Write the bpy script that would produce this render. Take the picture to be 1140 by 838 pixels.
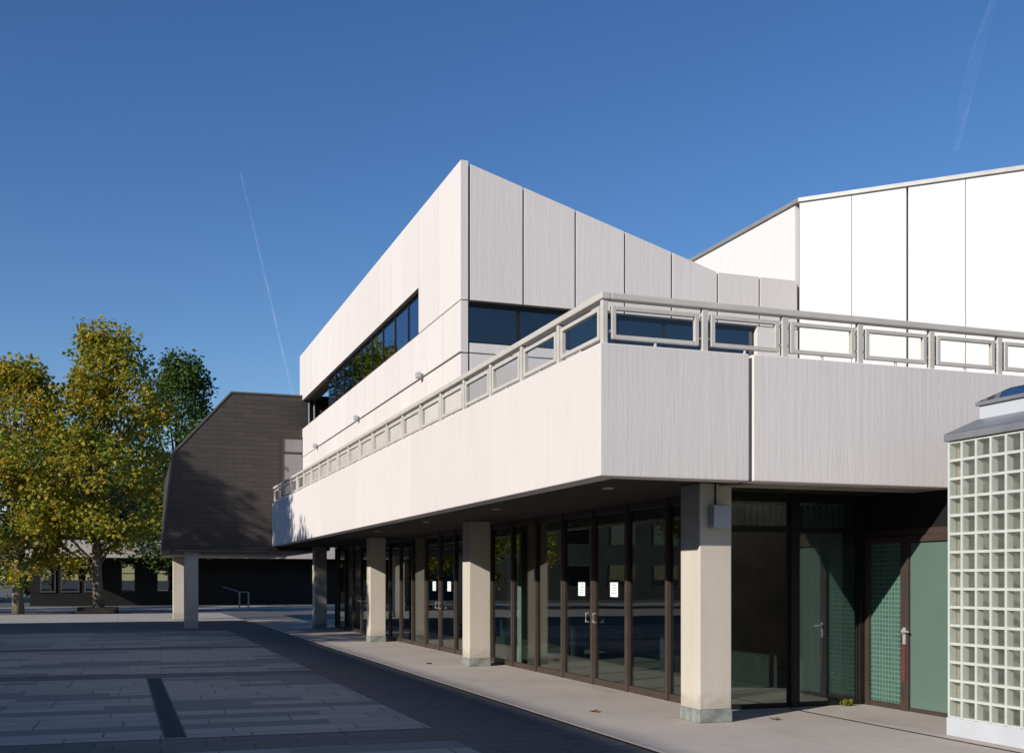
import bpy, math, random
from mathutils import Vector, Matrix
R = math.radians
for o in list(bpy.data.objects): bpy.data.objects.remove(o)
SC = bpy.context.scene
COL = SC.collection

# ------------------------------------------------------------------ camera
YAW = 19.69
cam_d = bpy.data.cameras.new('camera')
cam = bpy.data.objects.new('camera', cam_d); COL.objects.link(cam)
cam.location = (0, 0, 1.65)
cam.rotation_euler = (R(90), 0, R(-YAW))
cam_d.sensor_fit = 'HORIZONTAL'; cam_d.sensor_width = 36
cam_d.lens = 1227 / 1140 * 36
cam_d.shift_x = 0; cam_d.shift_y = (645 - 419) / 1140
cam_d.clip_start = 0.1; cam_d.clip_end = 200000
SC.camera = cam

# ------------------------------------------------------------------ light
SUN = Vector((-1.0, -0.485, 0.475)).normalized()
ELEV = math.asin(SUN.z); AZ = math.atan2(SUN.x, SUN.y)
W = bpy.data.worlds.new('World'); SC.world = W; W.use_nodes = True
wn = W.node_tree.nodes; wl = W.node_tree.links
sky = wn.new('ShaderNodeTexSky'); sky.sky_type = 'NISHITA'
sky.sun_disc = False; sky.sun_elevation = ELEV; sky.sun_rotation = AZ
sky.air_density = 1.0; sky.dust_density = 0.1; sky.ozone_density = 3.0; sky.altitude = 300
bg = wn['Background']; bg.inputs['Strength'].default_value = 0.116
hs = wn.new('ShaderNodeHueSaturation'); hs.inputs['Saturation'].default_value = 1.22; hs.inputs['Hue'].default_value = 0.509
wl.new(sky.outputs[0], hs.inputs['Color']); wl.new(hs.outputs[0], bg.inputs[0])
sd = bpy.data.lights.new('sun', 'SUN'); sd.energy = 4.9; sd.angle = R(0.5); sd.color = (1.0, 0.955, 0.885)
so = bpy.data.objects.new('sun', sd); COL.objects.link(so)
so.rotation_euler = SUN.to_track_quat('Z', 'Y').to_euler()
so.location = (-30, -20, 40)
SC.view_settings.view_transform = 'Standard'; SC.view_settings.look = 'None'
SC.view_settings.exposure = 0.0; SC.view_settings.gamma = 1.0
SC.render.engine = 'CYCLES'
SC.cycles.max_bounces = 10; SC.cycles.transparent_max_bounces = 24; SC.cycles.glossy_bounces = 5
SC.cycles.caustics_reflective = False; SC.cycles.caustics_refractive = False

# ------------------------------------------------------------------ materials
def newmat(name):
    m = bpy.data.materials.new(name); m.use_nodes = True
    nt = m.node_tree
    for n in list(nt.nodes): nt.nodes.remove(n)
    out = nt.nodes.new('ShaderNodeOutputMaterial')
    return m, nt, out
def N(nt, t, **kw):
    n = nt.nodes.new(t)
    for k, v in kw.items():
        if k in n.inputs: n.inputs[k].default_value = v
        else: setattr(n, k, v)
    return n
def rgba(c): return (c[0], c[1], c[2], 1)
def mapped(nt, scale, rot=0):
    tc = N(nt, 'ShaderNodeTexCoord'); mp = N(nt, 'ShaderNodeMapping')
    mp.inputs['Scale'].default_value = scale; mp.inputs['Rotation'].default_value = (0, 0, rot)
    nt.links.new(tc.outputs['Object'], mp.inputs['Vector']); return mp.outputs[0]
def ramp(nt, fac, stops, interp='LINEAR'):
    r = N(nt, 'ShaderNodeValToRGB'); e = r.color_ramp.elements; r.color_ramp.interpolation = interp
    while len(e) < len(stops): e.new(0.5)
    for i, (p, c) in enumerate(stops): e[i].position = p; e[i].color = rgba(c) if len(c) == 3 else c
    nt.links.new(fac, r.inputs[0]); return r.outputs[0]
def mix(nt, fac, a, b, mode='MIX'):
    n = N(nt, 'ShaderNodeMix', data_type='RGBA', blend_type=mode)
    for idx, v in ((0, fac), (6, a), (7, b)):
        if hasattr(v, 'links') or hasattr(v, 'is_linked'): nt.links.new(v, n.inputs[idx])
        else: n.inputs[idx].default_value = v if idx == 0 else rgba(v)
    return n.outputs[2]
def noise(nt, vec, scale, detail=4, rough=0.6):
    n = N(nt, 'ShaderNodeTexNoise', Scale=scale, Detail=detail, Roughness=rough)
    nt.links.new(vec, n.inputs['Vector']); return n.outputs['Fac']
def bump(nt, h, strength, dist=0.02):
    b = N(nt, 'ShaderNodeBump', Strength=strength, Distance=dist)
    nt.links.new(h, b.inputs['Height']); return b.outputs[0]
def finish(nt, out, col, rough=0.8, nrm=None, metal=0.0, spec=0.3):
    p = N(nt, 'ShaderNodeBsdfPrincipled', Roughness=rough, Metallic=metal)
    p.inputs['Specular IOR Level'].default_value = spec
    if hasattr(col, 'is_linked'): nt.links.new(col, p.inputs['Base Color'])
    else: p.inputs['Base Color'].default_value = rgba(col)
    if nrm is not None: nt.links.new(nrm, p.inputs['Normal'])
    nt.links.new(p.outputs[0], out.inputs[0]); return p

def simple(name, c, rough=0.7, metal=0.0, var=0.25, scale=3.0, spec=0.3, bmp=0.0):
    m, nt, out = newmat(name)
    v = mapped(nt, (1, 1, 1)); f = noise(nt, v, scale, 6)
    lo = tuple(x * (1 - var) for x in c); hi = tuple(min(1, x * (1 + var)) for x in c)
    col = ramp(nt, f, [(0.3, lo), (0.7, hi)])
    nrm = bump(nt, noise(nt, v, scale * 20, 4), bmp, 0.01) if bmp else None
    finish(nt, out, col, rough, nrm, metal, spec); return m

def board_concrete(name, c, strength=0.22):
    """painted concrete cast against narrow vertical boards"""
    m, nt, out = newmat(name)
    v = mapped(nt, (1, 1, 0.05)); rib = noise(nt, v, 16, 3, 0.7)
    v2 = mapped(nt, (1, 1, 0.35)); blotch = noise(nt, v2, 2.2, 5, 0.65)
    v3 = mapped(nt, (1, 1, 0.12)); streak = noise(nt, v3, 5.0, 4, 0.6)
    a = ramp(nt, rib, [(0.25, tuple(x * 0.955 for x in c)), (0.7, c)])
    b = mix(nt, ramp(nt, blotch, [(0.35, (0.10,) * 3), (0.75, (0, 0, 0))]), a, tuple(x * 0.80 for x in c))
    d = mix(nt, ramp(nt, streak, [(0.52, (0, 0, 0)), (0.85, (0.35,) * 3)]), b, tuple(x * 0.78 for x in c))
    fine = noise(nt, mapped(nt, (1, 1, 0.4)), 60, 3)
    h = N(nt, 'ShaderNodeMath', operation='MULTIPLY_ADD'); h.inputs[1].default_value = 0.25
    nt.links.new(fine, h.inputs[0]); nt.links.new(rib, h.inputs[2])
    gi = N(nt, 'ShaderNodeNewGeometry')
    d = mix(nt, 1.0, d, ramp(nt, gi.outputs['Random Per Island'], [(0.0, (0.945, 0.94, 0.935)), (1.0, (1.0, 1.0, 1.0))]), 'MULTIPLY')
    finish(nt, out, d, 0.85, bump(nt, h.outputs[0], strength, 0.02), 0, 0.2); return m

def glass(name, tint, refl=0.06, rough=0.0, power=5.0, gloss=0.95, ripple=0.06):
    m, nt, out = newmat(name)
    lw = N(nt, 'ShaderNodeLayerWeight', Blend=0.5)
    pw = N(nt, 'ShaderNodeMath', operation='POWER'); pw.inputs[1].default_value = power
    nt.links.new(lw.outputs['Facing'], pw.inputs[0])
    ma = N(nt, 'ShaderNodeMath', operation='MULTIPLY_ADD'); ma.inputs[1].default_value = 0.95 - refl; ma.inputs[2].default_value = refl
    nt.links.new(pw.outputs[0], ma.inputs[0])
    wav = noise(nt, mapped(nt, (1, 1, 1)), 0.7, 1)
    nb = bump(nt, wav, ripple, 0.02)
    tr = N(nt, 'ShaderNodeBsdfTransparent', Color=rgba(tint)); gl = N(nt, 'ShaderNodeBsdfGlossy', Roughness=rough, Color=rgba(gloss if isinstance(gloss, tuple) else (gloss,) * 3))
    nt.links.new(nb, gl.inputs['Normal'])
    mx = N(nt, 'ShaderNodeMixShader')
    nt.links.new(ma.outputs[0], mx.inputs[0]); nt.links.new(tr.outputs[0], mx.inputs[1]); nt.links.new(gl.outputs[0], mx.inputs[2])
    nt.links.new(mx.outputs[0], out.inputs[0]); return m

M = {}
M['white'] = board_concrete('white_painted_board_concrete', (0.75, 0.688, 0.645))
M['white_smooth'] = board_concrete('white_painted_panels', (0.755, 0.735, 0.70), 0.2)
M['groove'] = simple('dark_joint_backing', (0.22, 0.21, 0.20))  # dark grey backing seen through the open panel joints
M['beige_soffit'] = simple('beige_painted_soffit', (0.36, 0.32, 0.27), 0.9)
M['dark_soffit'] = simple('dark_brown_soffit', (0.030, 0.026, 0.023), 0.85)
M['brown_frame'] = simple('brown_anodised_frame', (0.060, 0.043, 0.035), 0.45, 0.0, 0.15)
M['black_frame'] = simple('black_frame', (0.016, 0.015, 0.0145), 0.5)
M['rail'] = simple('warm_grey_rail_paint', (0.56, 0.52, 0.46), 0.5, 0, 0.08)
M['zinc'] = simple('zinc_sheet', (0.30, 0.31, 0.33), 0.4, 0.6, 0.15, 2.0)
M['coping'] = simple('grey_metal_coping', (0.33, 0.32, 0.30), 0.5, 0.3, 0.1)
M['steel'] = simple('brushed_steel', (0.66, 0.66, 0.64), 0.35, 0.5, 0.05)
M['lamp_grey'] = simple('grey_lamp_housing', (0.42, 0.43, 0.45), 0.5, 0, 0.08)
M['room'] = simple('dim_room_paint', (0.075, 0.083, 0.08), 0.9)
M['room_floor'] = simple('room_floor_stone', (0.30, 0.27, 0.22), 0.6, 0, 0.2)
M['deck'] = simple('terrace_slabs', (0.38, 0.36, 0.34), 0.9, 0, 0.15, 2)
M['roofing'] = simple('grey_roofing', (0.16, 0.16, 0.16), 0.9)
M['red'] = simple('dull_red_plate', (0.13, 0.042, 0.034), 0.6, 0, 0.15)
M['pavilion_white'] = simple('white_pavilion_base_paint', (0.50, 0.52, 0.545), 0.6, 0, 0.06, 2, bmp=0.1)
M['dark_verge'] = simple('weathered_dark_verge', (0.12, 0.115, 0.105), 0.6, 0.2, 0.15)
M['dim_frame'] = simple('dark_grey_frame', (0.075, 0.075, 0.075), 0.7, 0, 0.1)  # plain dark grey for the distant window frames
M['fascia'] = simple('pale_fascia_board', (0.46, 0.41, 0.37), 0.8, 0, 0.12)
M['mortar'] = simple('white_block_mortar', (0.53, 0.55, 0.50), 0.6, 0, 0.06, 6)
M['pav_room'] = simple('tan_stair_wall', (0.33, 0.285, 0.22), 0.8, 0, 0.4, 1.6)
M['curtain'] = simple('grey_white_curtain', (0.62, 0.62, 0.63), 0.9, 0, 0.1)
M['bark'] = simple('mottled_plane_bark', (0.20, 0.175, 0.13), 0.9, 0, 0.5, 4, bmp=0.4)
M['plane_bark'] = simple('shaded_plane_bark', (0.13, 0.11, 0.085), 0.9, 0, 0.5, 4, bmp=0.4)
M['dark_bark'] = simple('dark_bark', (0.085, 0.07, 0.055), 0.9, 0, 0.4, 4, bmp=0.4)
M['soil'] = simple('dark_soil', (0.045, 0.038, 0.03), 0.95, 0, 0.4, 6, bmp=0.5)
M['drain'] = simple('iron_drain_grate', (0.045, 0.047, 0.05), 0.5, 0.3, 0.2)
M['slot'] = simple('black_slot', (0.018, 0.018, 0.02), 0.9)
M['glass_low'] = glass('shopfront_glass', (0.70, 0.77, 0.74), 0.085)
M['glass_up'] = glass('upper_window_glass', (0.36, 0.42, 0.46), 0.28)
M['glass_rail'] = glass('railing_glass', (0.985, 0.99, 0.98), 0.03, power=8.0, ripple=0.0)
M['glass_band'] = glass('blue_gloss_band_window_glass', (0.25, 0.32, 0.38), 0.30, gloss=(0.66, 0.82, 1.0))  # gloss tinted blue so the mirrored view reads as sky
M['glass_recess'] = glass('recess_glass', (0.66, 0.74, 0.71), 0.16)
M['glass_front'] = glass('front_window_glass', (0.25, 0.30, 0.34), 0.13)
M['glass_block'] = glass('glass_block_face', (0.95, 0.965, 0.945), 0.06, 0.05)
def milky():
    m = M['glass_block']; nt = m.node_tree; out = [n for n in nt.nodes if n.type == 'OUTPUT_MATERIAL'][0]; src = out.inputs[0].links[0].from_socket
    tl = N(nt, 'ShaderNodeBsdfTranslucent', Color=(0.80, 0.84, 0.78, 1)); df = N(nt, 'ShaderNodeBsdfDiffuse', Color=(0.58, 0.62, 0.55, 1))
    m1 = N(nt, 'ShaderNodeMixShader'); m1.inputs[0].default_value = 0.5; m2 = N(nt, 'ShaderNodeMixShader')
    f = ramp(nt, noise(nt, mapped(nt, (1, 1, 1)), 5.0, 2), [(0.3, (0.08,) * 3), (0.7, (0.22,) * 3)]); nt.links.new(f, m2.inputs[0])
    nt.links.new(tl.outputs[0], m1.inputs[1]); nt.links.new(df.outputs[0], m1.inputs[2])
    nt.links.new(src, m2.inputs[1]); nt.links.new(m1.outputs[0], m2.inputs[2]); nt.links.new(m2.outputs[0], out.inputs[0])
milky()
M['glass_sky'] = glass('skylight_glass', (0.25, 0.32, 0.42), 0.25, 0.03)

# plain concrete of the walkway
def mk_walk():
    m, nt, out = newmat('pinkish_walkway_concrete')
    v = mapped(nt, (1, 1, 1)); big = noise(nt, v, 0.8, 6, 0.65); mid = noise(nt, v, 5, 5); fine = noise(nt, v, 90, 3)
    a = ramp(nt, big, [(0.25, (0.46, 0.395, 0.345)), (0.75, (0.57, 0.50, 0.44))])
    b = mix(nt, ramp(nt, mid, [(0.55, (0, 0, 0)), (0.8, (0.4,) * 3)]), a, (0.25, 0.22, 0.20))
    c = mix(nt, ramp(nt, fine, [(0.3, (0.35,) * 3), (0.6, (0, 0, 0))]), b, (0.24, 0.21, 0.19))
    st = noise(nt, mapped(nt, (1, 0.25, 1)), 1.7, 4)
    d = mix(nt, ramp(nt, st, [(0.6, (0, 0, 0)), (0.75, (0.35,) * 3)]), c, (0.22, 0.19, 0.17))
    finish(nt, out, d, 0.9, bump(nt, fine, 0.25, 0.006)); return m
M['walk'] = mk_walk()

def mk_col():
    m, nt, out = newmat('cream_painted_column')
    v = mapped(nt, (1, 1, 0.3)); big = noise(nt, v, 2.0, 5)
    a = ramp(nt, big, [(0.3, (0.53, 0.47, 0.385)), (0.75, (0.62, 0.56, 0.465))])
    sp = noise(nt, mapped(nt, (1, 1, 1)), 9, 5, 0.7)
    tc = N(nt, 'ShaderNodeTexCoord'); sx = N(nt, 'ShaderNodeSeparateXYZ'); nt.links.new(tc.outputs['Object'], sx.inputs[0])
    # a splash-dirt band near the foot, with an uneven upper edge
    ad = N(nt, 'ShaderNodeMath', operation='MULTIPLY_ADD'); ad.inputs[1].default_value = 0.45
    nt.links.new(sp, ad.inputs[0]); nt.links.new(sx.outputs[2], ad.inputs[2])
    b = mix(nt, ramp(nt, ad.outputs[0], [(0.44, (0.6,) * 3), (0.56, (0, 0, 0))]), a, (0.36, 0.33, 0.26))
    finish(nt, out, b, 0.85, bump(nt, noise(nt, mapped(nt, (1, 1, 0.2)), 40, 3), 0.15, 0.006)); return m
M['column'] = mk_col()
M['plinth'] = simple('grey_green_plinth', (0.24, 0.25, 0.225), 0.9, 0, 0.35, 9, bmp=0.2)

def mk_paving(name, c1, c2, cm, bw, rh, bias=0.0, off=0.5, mort=0.012, rot=0.0, c3=None, rough=0.75):
    m, nt, out = newmat(name)
    v = mapped(nt, (1, 1, 1), rot)
    b = N(nt, 'ShaderNodeTexBrick', Color1=rgba(c1), Color2=rgba(c2), Mortar=rgba(cm), Scale=1.0)
    b.inputs['Mortar Size'].default_value = mort; b.inputs['Bias'].default_value = bias
    b.inputs['Brick Width'].default_value = bw; b.inputs['Row Height'].default_value = rh
    b.offset = off; b.offset_frequency = 2; b.squash = 0.7; b.squash_frequency = 3
    nt.links.new(v, b.inputs['Vector']); col = b.outputs['Color']
    if c3:
        b2 = N(nt, 'ShaderNodeTexBrick', Color1=(0, 0, 0, 1), Color2=(1, 1, 1, 1), Mortar=(0, 0, 0, 1), Scale=1.0)
        b2.inputs['Mortar Size'].default_value = 0.0; b2.inputs['Brick Width'].default_value = bw * 1.4; b2.inputs['Row Height'].default_value = rh
        b2.offset = 0.37; b2.offset_frequency = 2; nt.links.new(v, b2.inputs['Vector'])
        f = ramp(nt, b2.outputs['Color'], [(0.66, (0, 0, 0)), (0.70, (0.85,) * 3)])
        col = mix(nt, f, col, c3)
    n1 = noise(nt, v, 1.3, 6, 0.65); n2 = noise(nt, v, 60, 3)
    col = mix(nt, ramp(nt, n1, [(0.35, (0.35,) * 3), (0.7, (0, 0, 0))]), col, tuple(x * 0.6 for x in c1))
    col = mix(nt, ramp(nt, n2, [(0.3, (0.3,) * 3), (0.65, (0, 0, 0))]), col, tuple(x * 0.55 for x in c1))
    finish(nt, out, col, rough, bump(nt, b.outputs['Fac'], -0.3, 0.006)); return m
PR = R(2.0)
M['slabs'] = mk_paving('pale_granite_slabs', (0.49, 0.425, 0.355), (0.39, 0.34, 0.29), (0.10, 0.10, 0.105), 1.35, 0.44, 0.0, 0.43, 0.010, PR, (0.16, 0.16, 0.165))
M['setts'] = mk_paving('dark_brown_pavers', (0.20, 0.17, 0.15), (0.16, 0.137, 0.122), (0.085, 0.075, 0.07), 0.9, 0.30, 0, 0.5, 0.014, PR)
M['ground'] = mk_paving('grey_square_pavers', (0.16, 0.15, 0.145), (0.12, 0.115, 0.112), (0.06, 0.06, 0.06), 0.6, 0.6, 0, 0.5, 0.012)
M['pale_paving'] = mk_paving('pale_paving_under_the_wing', (0.50, 0.45, 0.41), (0.43, 0.39, 0.35), (0.16, 0.15, 0.14), 0.9, 0.6, 0, 0.5, 0.012)

def mk_slate():
    m, nt, out = newmat('dark_slate_shingles')
    tc = N(nt, 'ShaderNodeTexCoord'); sp = N(nt, 'ShaderNodeSeparateXYZ'); nt.links.new(tc.outputs['Object'], sp.inputs[0])
    ad = N(nt, 'ShaderNodeMath', operation='ADD'); nt.links.new(sp.outputs[0], ad.inputs[0]); nt.links.new(sp.outputs[1], ad.inputs[1])
    cb = N(nt, 'ShaderNodeCombineXYZ'); nt.links.new(ad.outputs[0], cb.inputs[0]); nt.links.new(sp.outputs[2], cb.inputs[1])
    b = N(nt, 'ShaderNodeTexBrick', Color1=(0.072, 0.058, 0.049, 1), Color2=(0.056, 0.047, 0.042, 1), Mortar=(0.032, 0.028, 0.027, 1), Scale=1.0)
    b.inputs['Mortar Size'].default_value = 0.009; b.inputs['Brick Width'].default_value = 0.6; b.inputs['Row Height'].default_value = 0.155
    nt.links.new(cb.outputs[0], b.inputs['Vector'])
    n1 = noise(nt, mapped(nt, (1, 1, 2.5)), 0.9, 5)
    col = mix(nt, ramp(nt, n1, [(0.4, (0, 0, 0)), (0.7, (0.5,) * 3)]), b.outputs['Color'], (0.045, 0.041, 0.040))
    finish(nt, out, col, 0.6, bump(nt, b.outputs['Fac'], -0.5, 0.01)); return m
M['slate'] = mk_slate()

def mk_grid_glass():
    m, nt, out = newmat('green_wired_glass')
    tc = N(nt, 'ShaderNodeTexCoord'); sp = N(nt, 'ShaderNodeSeparateXYZ'); nt.links.new(tc.outputs['Object'], sp.inputs[0])
    cb = N(nt, 'ShaderNodeCombineXYZ'); nt.links.new(sp.outputs[1], cb.inputs[0]); nt.links.new(sp.outputs[2], cb.inputs[1])
    b = N(nt, 'ShaderNodeTexBrick', Color1=(0.055, 0.12, 0.095, 1), Color2=(0.04, 0.095, 0.075, 1), Mortar=(0.13, 0.225, 0.18, 1), Scale=1.0)
    b.offset = 0.0; b.inputs['Mortar Size'].default_value = 0.009; b.inputs['Brick Width'].default_value = 0.06; b.inputs['Row Height'].default_value = 0.06
    nt.links.new(cb.outputs[0], b.inputs['Vector'])
    n1 = noise(nt, mapped(nt, (1, 3, 0.3)), 2.5, 3)
    col = mix(nt, ramp(nt, n1, [(0.4, (0, 0, 0)), (0.65, (0.5,) * 3)]), b.outputs['Color'], (0.11, 0.185, 0.15))
    finish(nt, out, col, 0.12, None, 0, 0.5); return m
M['wired'] = mk_grid_glass()
M['green_door'] = simple('frosted_green_glass', (0.115, 0.175, 0.145), 0.3, 0, 0.06, 1.2, 0.5)
M['door_grey'] = simple('pale_grey_door_paint', (0.25, 0.24, 0.235), 0.6, 0, 0.06)

def mk_leaf(name, stops, trans=0.35):
    m, nt, out = newmat(name)
    g = N(nt, 'ShaderNodeNewGeometry')
    big = noise(nt, mapped(nt, (1, 1, 1)), 0.33, 2)
    ad = N(nt, 'ShaderNodeMath', operation='MULTIPLY_ADD'); ad.inputs[1].default_value = 0.62
    sb = N(nt, 'ShaderNodeMath', operation='SUBTRACT'); sb.inputs[1].default_value = 0.31
    nt.links.new(big, sb.inputs[0])
    nt.links.new(g.outputs['Random Per Island'], ad.inputs[0]); nt.links.new(sb.outputs[0], ad.inputs[2])
    col = ramp(nt, ad.outputs[0], stops)
    p = N(nt, 'ShaderNodeBsdfPrincipled', Roughness=0.5); p.inputs['Specular IOR Level'].default_value = 0.25
    nt.links.new(col, p.inputs['Base Color'])
    t = N(nt, 'ShaderNodeBsdfTranslucent'); nt.links.new(col, t.inputs['Color'])
    mx = N(nt, 'ShaderNodeMixShader'); mx.inputs[0].default_value = trans
    nt.links.new(p.outputs[0], mx.inputs[1]); nt.links.new(t.outputs[0], mx.inputs[2]); nt.links.new(mx.outputs[0], out.inputs[0])
    return m
M['leaf_autumn'] = mk_leaf('yellowing_plane_leaves', [(0.0, (0.05, 0.10, 0.018)), (0.22, (0.14, 0.20, 0.024)), (0.42, (0.30, 0.31, 0.034)), (0.65, (0.44, 0.35, 0.036)), (0.86, (0.50, 0.30, 0.032)), (1.0, (0.30, 0.13, 0.026))], 0.45)
M['leaf_green'] = mk_leaf('dark_green_leaves', [(0.0, (0.022, 0.055, 0.014)), (0.45, (0.055, 0.105, 0.020)), (0.8, (0.12, 0.16, 0.03)), (1.0, (0.26, 0.21, 0.04))])
M['weed'] = mk_leaf('yellow_green_weed_leaves', [(0.0, (0.10, 0.14, 0.02)), (1.0, (0.32, 0.32, 0.04))])

# ------------------------------------------------------------------ builders
class MB:
    def __init__(s): s.v = []; s.f = []
    def add(s, vs, fs):
        n = len(s.v); s.v += [tuple(p) for p in vs]; s.f += [tuple(i + n for i in q) for q in fs]; return s
    def box(s, x0, x1, y0, y1, z0, z1):
        return s.add([(x0, y0, z0), (x1, y0, z0), (x1, y1, z0), (x0, y1, z0), (x0, y0, z1), (x1, y0, z1), (x1, y1, z1), (x0, y1, z1)],
                     [(0, 3, 2, 1), (4, 5, 6, 7), (0, 1, 5, 4), (1, 2, 6, 5), (2, 3, 7, 6), (3, 0, 4, 7)])
    def prism(s, poly, z0, z1):           # footprint (counter-clockwise) pulled up
        n = len(poly)
        top = z1 if isinstance(z1, (list, tuple)) else [z1] * n
        vs = [(x, y, z0) for x, y in poly] + [(x, y, top[i]) for i, (x, y) in enumerate(poly)]
        fs = [tuple(range(n))[::-1], tuple(range(n, 2 * n))] + [(i, (i + 1) % n, n + (i + 1) % n, n + i) for i in range(n)]
        return s.add(vs, fs)
    def extrude_y(s, poly, y0, y1):       # profile in x, z drawn along y
        n = len(poly)
        vs = [(x, y0, z) for x, z in poly] + [(x, y1, z) for x, z in poly]
        fs = [tuple(range(n)), tuple(range(n, 2 * n))[::-1]] + [(i, n + i, n + (i + 1) % n, (i + 1) % n) for i in range(n)]
        return s.add(vs, fs)
    def slab_along(s, p, q, t, z0, z1):   # upright slab from p to q, thickness t to the right-hand side
        d = Vector((q[0] - p[0], q[1] - p[1])).normalized(); nx, ny = d.y * t, -d.x * t
        poly = [p, q, (q[0] + nx, q[1] + ny), (p[0] + nx, p[1] + ny)]
        return s.prism(poly[::-1], z0, z1)
    def tube(s, pts, rad, n=8):
        pts = [Vector(p) for p in pts]; rad = rad if isinstance(rad, (list, tuple)) else [rad] * len(pts)
        base = len(s.v); up = Vector((0, 0, 1))
        for i, p in enumerate(pts):
            d = (pts[min(i + 1, len(pts) - 1)] - pts[max(i - 1, 0)]).normalized()
            a = d.cross(up); a = a.normalized() if a.length > 1e-3 else Vector((1, 0, 0)); b = d.cross(a)
            for k in range(n):
                t = 2 * math.pi * k / n; s.v.append(tuple(p + (a * math.cos(t) + b * math.sin(t)) * rad[i]))
        for i in range(len(pts) - 1):
            for k in range(n):
                k2 = (k + 1) % n; s.f.append((base + i * n + k, base + i * n + k2, base + (i + 1) * n + k2, base + (i + 1) * n + k))
        s.f.append(tuple(base + k for k in range(n))[::-1]); e = base + (len(pts) - 1) * n
        s.f.append(tuple(e + k for k in range(n))); return s
    def sheet(s, poly, z): return s.add([(x, y, z) for x, y in poly], [tuple(range(len(poly)))])
    def build(s, name, mat, parent=None, bevel=0.0, smooth=False):
        off = Vector((0, 0, 0)); p = parent
        while p: off += p.location; p = p.parent
        me = bpy.data.meshes.new(name); me.from_pydata([(x - off.x, y - off.y, z - off.z) for x, y, z in s.v], [], s.f); me.update()
        me.materials.append(mat)
        if smooth:
            for q in me.polygons: q.use_smooth = True
        o = bpy.data.objects.new(name, me); COL.objects.link(o)
        if parent: o.parent = parent
        if bevel:
            b = o.modifiers.new('edge', 'BEVEL'); b.width = bevel; b.segments = 2; b.limit_method = 'ANGLE'; b.angle_limit = R(40)
        return o
def tag(o, label=None, cat=None, group=None, kind=None):
    if label: o['label'] = label
    if cat: o['category'] = cat
    if group: o['group'] = group
    if kind: o['kind'] = kind
    return o
def thing(name, loc, label, cat, group=None):
    o = bpy.data.objects.new(name, None); COL.objects.link(o); o.location = loc; o.empty_display_size = 0.2
    bpy.context.view_layer.update(); return tag(o, label, cat, group)
def copy_tree(o, parent=None, loc=None):
    c = o.copy(); COL.objects.link(c); c.parent = parent
    if loc is not None: c.location = loc
    for ch in list(o.children): copy_tree(ch, c)
    return c
def box(*a): return MB().box(*a)

# ------------------------------------------------------------------ ground
def structure(name, mb, mat): return tag(mb.build(name, mat), None, None, None, 'structure')
structure('ground', MB().sheet([(-6000, -6000), (6000, -6000), (6000, 6000), (-6000, 6000)], -0.02), M['ground'])
structure('plaza', MB().sheet([(-40, -30), (4.86, -30), (4.86, 46.0), (-40, 46.0)], -0.012), M['setts'])
structure('walkway', box(4.93, 40, -30, 46.0, -0.018, 0.0), M['walk'])
structure('kerb_gap', MB().sheet([(4.86, -30), (4.93, -30), (4.93, 46), (4.86, 46)], -0.016), M['slot'])
structure('pale_paving', MB().sheet([(-40, 46.0), (4.9, 46.0), (4.9, 57.0), (-40, 57.0)], -0.010), M['pale_paving'])
structure('far_path', MB().sheet([(-40, 62.5), (40, 62.5), (40, 72), (-40, 72)], -0.010), M['pale_paving'])
sl = MB()
def tilted(x0, x1, y0, y1):            # slab fields laid two degrees off the facade
    k = -math.tan(R(2.0)); return [(x0, y0 + k * x0), (x1, y0 + k * x1), (x1, y1 + k * x1), (x0, y1 + k * x0)]
fields = [(-30, 3.32, 12.05, 19.55), (-30, 3.36, 20.45, 27.6), (-30, 3.40, 28.35, 36.9), (-30, 3.28, 3.2, 11.05)]
for k, f in enumerate(fields):
    structure('slab_field', MB().sheet(tilted(*f), -0.008), M['slabs'])
dr = MB().box(0.46, 0.48, 12.1, 19.45, -0.007, 0.0).box(0.67, 0.69, 12.1, 19.45, -0.007, 0.0)
for i in range(147): dr.box(0.48, 0.67, 12.11 + i * 0.05, 12.135 + i * 0.05, -0.006, -0.001)
tag(dr.build('drain_channel', M['drain']), 'long dark iron drain grating let into the pale plaza slabs', 'drain')
gs = MB().box(8.08, 8.12, 4.0, 12.1, 0.0005, 0.003).build('floor_joint', M['slot']); tag(gs, kind='structure')

# ------------------------------------------------------------------ main building
XB, YB = 4.73, 10.49                   # outer faces of the balcony parapet
ZP0, ZP1 = 2.73, 4.12; ZS = 2.765
XT, YT = 6.0, 19.59                  # corner of the upper storey
main = thing('white_building', (XB, YB, 0), 'white board-marked concrete building with long balcony over a dark glazed ground floor', 'building')

# parapet: separate cast panels with open joints
pp = MB()
pp.prism([(XB, YB), (6.516, YB), (6.516, YB + .26), (XB + .26, YB + .26), (XB + .26, 13.95), (XB, 13.95)], ZP0, ZP1)
y = 13.95
while y < 36.2:
    y2 = min(y + 4.47, 36.4); pp.box(XB, XB + .26, y + .012, y2, ZP0, ZP1); y = y2
x = 6.516
while x < 29:
    x2 = x + 4.6; pp.box(x + .05, x2, YB, YB + .26, ZP0, ZP1); x = x2
pp.build('parapet', M['white'], main, 0.012)
pb = MB().box(XB + .04, XB + .24, YB + .3, 36.35, ZP0 + .03, ZP1 - .05).box(XB + .3, 29.5, YB + .04, YB + .24, ZP0 + .03, ZP1 - .05)
pb.build('parapet_core', M['groove'], main)
MB().prism([(XB + .262, YB + .262), (30, YB + .262), (30, 38.4), (XB + .262, 38.4)], 2.782, 3.3).build('terrace', M['deck'], main)
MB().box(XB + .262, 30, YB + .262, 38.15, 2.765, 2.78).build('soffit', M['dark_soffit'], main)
MB().prism([(6.80, YB + .264), (29.9, YB + .264), (29.9, YB + .80), (6.50, YB + .80)], 2.732, 2.763).build('soffit_strip', M['beige_soffit'], main)
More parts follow.
